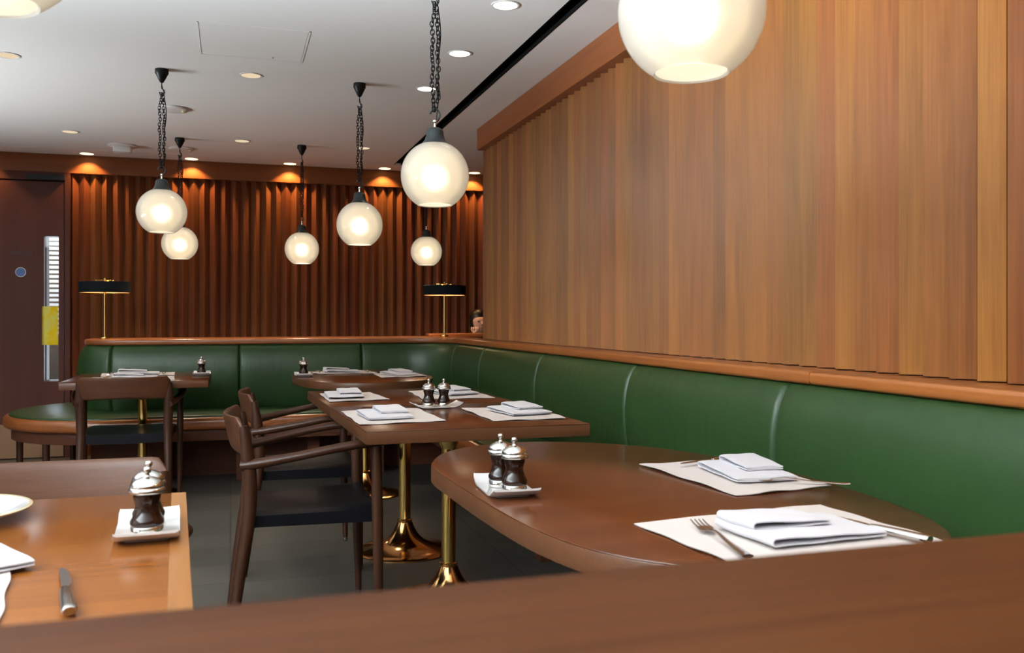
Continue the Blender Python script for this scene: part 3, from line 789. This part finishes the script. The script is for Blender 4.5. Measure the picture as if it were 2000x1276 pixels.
# ------------------------------------------------------------------ table lamps on the rail
def make_lamp():
    t = empty('table_lamp'); tag(t, '', 'table lamp')
    MB().lathe([(.034,0),(.036,.004),(.034,.012),(.012,.015)], seg=28).build('base', M['brass'], t, angle=50)
    MB().lathe([(.0075,.012),(.0075,.335)], seg=16).build('pole', M['brass'], t)
    sh = MB().lathe([(.164,.320),(.166,.320),(.166,.392),(.160,.3965),(.03,.397),(.03,.395),(.158,.394),(.164,.390),(.164,.320)], seg=56, cap0=False, cap1=False).build('lamp_shade', M['fabric_black'], t, angle=50)
    MB().lathe([(.163,.322),(.163,.389),(.157,.393),(.028,.3935)], seg=56, cap0=False, cap1=False).build('shade_lining', M['shade_in'], sh, angle=50)
    MB().lathe([(.016,.332),(.018,.336),(.018,.396),(.01,.402),(.01,.410),(.006,.414),(.006,.422),(.001,.425)], seg=20).build('finial', M['brass'], t, angle=50)
    for k in range(6):
        a = 2*PI*k/6+.3; r = .055
        MB().tube([(0,0,.404),(r*.6*math.cos(a), r*.6*math.sin(a),.406),(r*math.cos(a), r*math.sin(a),.399)], .003, 8, sub=3).build('arm', M['brass'], t)
        MB().lathe([(.002,.397),(.008,.399),(.009,.404),(.006,.409),(.001,.411)], (r*math.cos(a), r*math.sin(a), 0), 12).build('knob', M['brass'], t)
        MB().lathe([(.001,.345),(.012,.350),(.014,.360),(.008,.380)], (.07*math.cos(a), .07*math.sin(a), 0), 12).build('bulb', M['lampbulb'], t)
    return t
M['lampbulb'] = emit('lamp_bulb', (1,.66,.36), 45.0)
lp = make_lamp()
place(lp, True, (-.832,6.80,.95), 0, 'brass table lamp with black drum shade, left one on the banquette rail', 'black shaded lamps')
place(lp, False, (1.582,6.80,.95), .4, 'brass table lamp with black drum shade, right one near the banquette corner', 'black shaded lamps')

# ------------------------------------------------------------------ pendants
GR = .125
def link_pts(c, rot, L=.024, W=.014):
    pts = []
    for k in range(10):
        a = 2*PI*k/10; x = W/2*math.cos(a); z = (L/2-W/2)*(1 if math.sin(a) > 0 else -1)*(1 if abs(math.sin(a)) > 1e-6 else 0)+W/2*math.sin(a)
        pts.append((c[0]+x*math.cos(rot), c[1]+x*math.sin(rot), c[2]+z))
    return pts
def make_pendant():
    """origin at the ceiling; globe centre .755 below"""
    t = empty('pendant_lamp'); tag(t, '', 'pendant lamp')
    G = -.755
    MB().lathe([(.033,0),(.034,-.022),(.028,-.03),(.026,-.036),(.010,-.068),(.004,-.072)], seg=24).build('ceiling_cup', M['black'], t, angle=50)
    MB().tube([(0,0,-.07),(0,0,-.10),(.010,0,-.108),(.014,0,-.120),(.006,0,-.134),(-.008,0,-.130),(-.012,0,-.120)], .0028, 8).build('ceiling_hook', M['cap'], t)
    b = MB(); top = -.125; bot = G+.235
    n = 27; st = (top-bot)/n
    for strand, sx in ((0, -.008), (1, .009)):
        for i in range(n):
            z = top-st*(i+.5); sw = sx*(.3+min(1, i/5)*.9)*(1 if i < n-3 else (n-i)/4)
            b.tube(link_pts((sw+.0025*math.sin(i*.9), .002*math.cos(i*.7), z), (i % 2)*PI/2+.5+strand*.6+i*.12, st*1.45, .014), .0021, 6, close=True, sub=1)
    b.build('chain', M['black'], t, angle=60)
    MB().tube([(0,0,-.08),(.012,.004,-.14),(.022,.003,-.24),(.010,-.004,-.36),(.014,.004,-.46),(.008,.002,bot-.01),(0,0,G+.17)], .0022, 6).build('cable', M['black'], t)
    MB().tube([(.0,.0,bot+.008),(.013,.0,bot+.0),(.018,0,bot-.016),(.010,0,bot-.034),(0,0,bot-.040),(0,0,G+.19)][::1], .0033, 8).build('hook', M['cap'], t)
    MB().tube([(.0,.0,bot+.008),(-.013,.0,bot-.002),(-.018,0,bot-.012)], .0033, 8).build('hook', M['cap'], t)
    MB().lathe([(.003,G+.204),(.0085,G+.200),(.0085,G+.194),(.005,G+.190),(.0056,G+.166)], seg=14).build('stem', M['silver'], t)
    MB().lathe([(.006,G+.176),(.014,G+.174),(.027,G+.168),(.031,G+.161),(.0325,G+.146),(.037,G+.130),(.046,G+.118),(.052,G+.1135),(.052,G+.111)], seg=32).build('socket_cap', M['cap'], t, angle=60)
    # globe with open bottom
    prof = []
    a0, a1 = math.radians(69), math.radians(-58)
    for k in range(37):
        a = a0+(a1-a0)*k/36; prof.append((GR*math.cos(a), G+GR*math.sin(a)*(1.0)))
    inner = [(r-.0045*r/GR, z-(z-G)*.036) for r, z in prof]
    r0, z0 = prof[-1]
    full = prof+[(r0-.002, z0-.002)]+[(r0-.0055, z0+.001)]+inner[::-1][1:]
    MB().lathe(full+[full[0]], seg=48, cap0=False, cap1=False).build('glass_globe', M['opal'], t, angle=80)
    MB().lathe([(.045*math.cos(math.radians(q))+.0005, G-.008+.045*math.sin(math.radians(q))) for q in range(90, -91, -15)], seg=24).build('bulb', M['bulb'], t, angle=80)
    return t
pd = make_pendant()
PEND = [((-.338,4.965),'white globe pendant in the left row, the larger one with its chain against the ceiling'),
 ((-.345,6.83),'small white globe pendant hanging behind and just below the left one'),
 ((.508,6.855),'small white globe pendant hanging alone in the middle against the dark slats'),
 ((.675,4.945),'white globe pendant between the small middle one and the large sharp central one'),
 ((.715,3.225),'white globe pendant with the chain, sharpest and central, over the centre table'),
 ((1.495,7.06),'smallest white globe pendant, just below and behind the central one'),
 ((.753,1.377),'largest white globe pendant cut off by the top edge, in front of the teak wall'),
 ((-.309,1.344),'white globe pendant cut off by the top left corner of the photo')]
for i, (p, l) in enumerate(PEND):
    o_ = place(pd, i == 0, (p[0], p[1], H), [.0,.3,.8,.2,0,1.2,.4,.7][i], l, 'globe pendants')
    o_.scale = (1, 1, [.976,1,1.02,1.024,1.008,1,1,1][i])
    spot('pendant_glow', (p[0], p[1], H-.87), (0,0,0), (1,.80,.60), [8,20,20,9,4,14,3,3][i], 150, .8, .05)

# ------------------------------------------------------------------ ceiling lights and fittings
def make_down(mat):
    t = empty('ceiling_downlight'); tag(t, '', 'ceiling light')
    MB().lathe([(.052,0),(.058,-.0008),(.058,-.003),(.050,-.0035),(.050,0)], seg=32, cap0=False, cap1=False).build('rim', M['offwhite'], t, angle=50)
    MB().lathe([(.050,-.0012),(.050,-.0018)], seg=32).build('lens', mat, t)
    return t
d1 = make_down(M['dl_face']); d2 = make_down(M['dl_dim']); d3 = make_down(M['dl_warm'])
A = [((1.075,3.52),'bright round downlight beside the black ceiling slot, nearest of the row of three'),
     ((1.06,4.23),'bright round downlight beside the black ceiling slot, middle of the row of three'),
     ((1.047,4.94),'bright round downlight partly behind the central chain, furthest of the row of three')]
for i, (p, l) in enumerate(A):
    place(d1, i == 0, (p[0], p[1], H), 0, l, 'ceiling downlights'); spot('downlight_beam', (p[0], p[1], H-.006), (0,0,0), (1,.84,.66), 9, 80, .6, .04)
B = [((.103,4.945),'round downlight beside the ceiling hatch'),
     ((.08,6.80),'small dim downlight in the middle of the far ceiling'),
     ((-1.055,6.815),'small dim downlight in the far left ceiling'),
     ((-1.04,4.92),'round downlight at the left edge of the ceiling'),
     ((.956,6.81),'small dim downlight just right of the middle chain, far back')]
for i, (p, l) in enumerate(B):
    place(d2, i == 0, (p[0], p[1], H), 0, l, 'ceiling downlights'); spot('downlight_beam', (p[0], p[1], H-.006), (0,0,0), (1,.8,.6), [14,16,16,8,14][i], 78, .6, .04)
Cc = [(-1.84,'spotlight washing the cornice over the dark door'),(-1.07,'glowing spotlight over the cornice, leftmost above the slats'),(-.30,'glowing spotlight over the cornice between the two left pendants'),
      (.473,'glowing spotlight over the cornice left of the small middle pendant'),(1.265,'glowing spotlight over the cornice at the end of the black slot'),(2.06,'glowing spotlight over the cornice at the right end by the teak wall')]
for i, (x, l) in enumerate(Cc):
    place(d3, i == 0, (x, 7.69, H), 0, l, 'wall washing spotlights')
    spot('wallwash_beam', (x, 7.70, H-.006), (math.radians(8), 0, 0), (1,.56,.20), 34, 108, .5, .02)
def disc(name, loc, label, r=.09):
    t = empty(name, loc); tag(t, label, 'ceiling speaker', 'round ceiling speakers')
    MB().lathe([(r,0),(r+.004,-.004),(r,-.010),(r*.8,-.013),(.001,-.014)], seg=40).build('grille', M['offwhite'], t, angle=50)
    MB().lathe([(.012,-.012),(.012,-.022),(.004,-.026)], (.06,0,0), 14).build('sensor', M['ceramic_rim'], t)
disc('ceiling_speaker', (-.335,5.875,H), 'round white ceiling disc behind the left pendant chain')
disc('ceiling_speaker', (-.352,7.244,H), 'round ceiling disc near the back wall behind the second pendant')
t = empty('smoke_detector', (-.766,7.25,H)); tag(t, 'white box-shaped detector on the far left ceiling', 'smoke detector')
MB().lathe([(.10,0),(.105,-.006),(.09,-.014)], seg=36).build('base_disc', M['offwhite'], t, angle=50)
MB().prism(rrect(-.062,.062,-.05,.05,.01,4), -.055, -.014, .006, 3).build('housing', M['offwhite'], t)

# ------------------------------------------------------------------ diner glimpsed past the wall end
def skin(name, pts, edges, rad, mat, parent, sub=2):
    me = D.meshes.new(name); me.from_pydata([Vector(p) for p in pts], edges, []); me.update()
    o = D.objects.new(name, me); C.objects.link(o); me.materials.append(mat)
    sk = o.modifiers.new('skin', 'SKIN'); sk.use_smooth_shade = True
    for i, r in enumerate(rad):
        me.skin_vertices[0].data[i].radius = (r, r) if not isinstance(r, tuple) else r
    me.skin_vertices[0].data[0].use_root = True
    s_ = o.modifiers.new('sub', 'SUBSURF'); s_.levels = sub; s_.render_levels = sub
    dg = bpy.context.evaluated_depsgraph_get(); m2 = D.meshes.new_from_object(o.evaluated_get(dg))
    o.modifiers.clear(); o.data = m2; m2.shade_smooth()
    if parent: o.parent = parent
    return o
per = empty('person', (2.068,7.60,0)); tag(per, 'seated person with dark hair glimpsed past the teak wall end, hand at chin', 'person')
P = [(0,0,.48),(0,.02,.66),(0,.01,.80),(0,-.01,.90),(0,-.02,.95),(0,-.05,1.01),(0,-.06,1.065),(0,-.055,1.11),
     (-.16,0,.87),(-.20,-.08,.72),(-.17,-.25,.74),(-.115,-.30,.93),(.16,0,.87),(.22,-.06,.66),(.20,-.2,.60),
     (-.09,-.05,.47),(-.10,-.15,.46),(.09,-.05,.47),(.10,-.15,.46),(-.10,-.20,.44),(-.10,-.20,.05),(-.10,-.25,.04),(.10,-.20,.44),(.10,-.20,.05),(.10,-.25,.04)]
Ed = [(0,1),(1,2),(2,3),(3,4),(4,5),(5,6),(6,7),(3,8),(8,9),(9,10),(10,11),(3,12),(12,13),(13,14),(0,15),(15,16),(0,17),(17,18),(16,19),(19,20),(20,21),(18,22),(22,23),(23,24)]
Rd = [.13,.12,.135,.10,.045,.058,.076,.062,.06,.045,.036,.022,.06,.045,.036,.08,.07,.08,.07,.06,.035,.035,.06,.035,.035]
skin('body', P, Ed, Rd, M['skin'], per)
# clothing over the torso
skin('shirt', [(0,0,.47),(0,.02,.66),(0,.01,.80),(0,-.01,.905),(-.165,0,.87),(-.202,-.08,.74),(.165,0,.87),(.225,-.06,.66)], [(0,1),(1,2),(2,3),(3,4),(4,5),(3,6),(6,7)], [.145,.135,.15,.09,.07,.055,.07,.055], M['shirt'], per)
b = MB()
b.lathe([(.001,.088),(.04,.080),(.068,.052),(.080,.01),(.078,-.04),(.072,-.09),(.055,-.12)], (0,-.022,1.085), 24, cap1=False); b.build('hair', M['hair'], per)
for s in (-1, 1): MB().lathe([(.001,.008),(.007,.005),(.009,0),(.007,-.005),(.001,-.008)], (s*.028,-.131,1.063), 12).build('eye', M['ink'], per)
MB().tube([(0,-.125,1.065),(0,-.145,1.042),(0,-.132,1.033)], [.006,.010,.006], 8).build('nose', M['skin'], per)
MB().tube([(-.02,-.125,1.012),(0,-.131,1.010),(.02,-.125,1.012)], [.003,.006,.003], 8).build('mouth', M['pink'], per)
# hand: palm, four curled fingers and a thumb, as one skinned piece rooted at the wrist
HP = [(-.115,-.300,.925),(-.113,-.303,.955),(-.110,-.305,.978)]; HE = [(0,1),(1,2)]; HR = [.02,(.026,.014),(.027,.013)]
for k, (dx, l) in enumerate(((-.026,.9),(-.009,1),(.009,.95),(.025,.8))):
    i = len(HP); x = -.110+dx
    HP += [(x,-.307,.988),(x,-.315,1.004+.004*l),(x+.002,-.303,1.016),(x+.003,-.287,1.008)]; HE += [(2,i),(i,i+1),(i+1,i+2),(i+2,i+3)]; HR += [.0088,.0082,.0076,.0066]
i = len(HP); HP += [(-.085,-.297,.962),(-.072,-.290,.982),(-.068,-.283,1.0)]; HE += [(1,i),(i,i+1),(i+1,i+2)]; HR += [.0105,.0095,.0078]
skin('hand', HP, HE, HR, M['skin'], per, 1)

ws = empty('wall_bench', (2.1,7.62,0)); tag(ws, 'bench seat against the slatted wall under the diner', 'bench')
MB().prism([(-.7,-.17),(.7,-.17),(.7,.15),(-.7,.15)], .33, .37, .01, 3).build('seat', M['leather'], ws)
for s_ in (-1, 1): MB().box(s_*.6-.03, s_*.6+.03, -.1, .1, 0, .33).build('leg', M['plinth'], ws, smooth=False)
# ------------------------------------------------------------------ light
area('window_daylight', (-4.48, (WY0+WY1)/2, (WZ0+WZ1)/2), (0, -PI/2, 0), WZ1-WZ0-.1, WY1-WY0-.1, (.93,.97,1), 52)
area('rear_window_daylight', (-.9, -2.55, 1.35), (PI/2, 0, 0), 3.6, 1.4, (.95,.98,1), 6)
fill_near = area('ceiling_fill', (-4.45, .3, .75), (0, math.radians(-128), 0), .5, 4.2, (.80,.92,1), 1200); fill_near.data.spread = math.radians(64)  # upward lamp added to brighten the ceiling, standing in for ground bounce
fill_far = area('far_ceiling_fill', (-4.45, 4.9, .75), (0, math.radians(-128), 0), .5, 3.0, (.90,.96,1), 62); fill_far.data.spread = math.radians(60)  # second upward lamp, added to lift the far part of the ceiling
w = D.worlds.new('world'); bpy.context.scene.world = w; w.use_nodes = True
w.node_tree.nodes['Background'].inputs[0].default_value = (.75,.85,1,1); w.node_tree.nodes['Background'].inputs[1].default_value = .6

# ------------------------------------------------------------------ camera
cam = D.cameras.new('camera'); co = D.objects.new('camera', cam); C.objects.link(co)
co.location = (0,0,1.1); co.rotation_euler = (PI/2, 0, -math.radians(17.4))
cam.sensor_width = 36; cam.lens = 1755/2000*36; cam.shift_y = -(638-620)/2000*-1*-1
cam.clip_start = .02
cam.dof.use_dof = True; cam.dof.focus_distance = 3.1; cam.dof.aperture_fstop = 7.5
bpy.context.scene.camera = co
sc = bpy.context.scene
sc.view_settings.view_transform = 'Standard'; sc.view_settings.look = 'None'; sc.view_settings.exposure = -.08; sc.view_settings.gamma = 1
sc.cycles.max_bounces = 10; sc.cycles.transmission_bounces = 8; sc.cycles.sample_clamp_indirect = 6
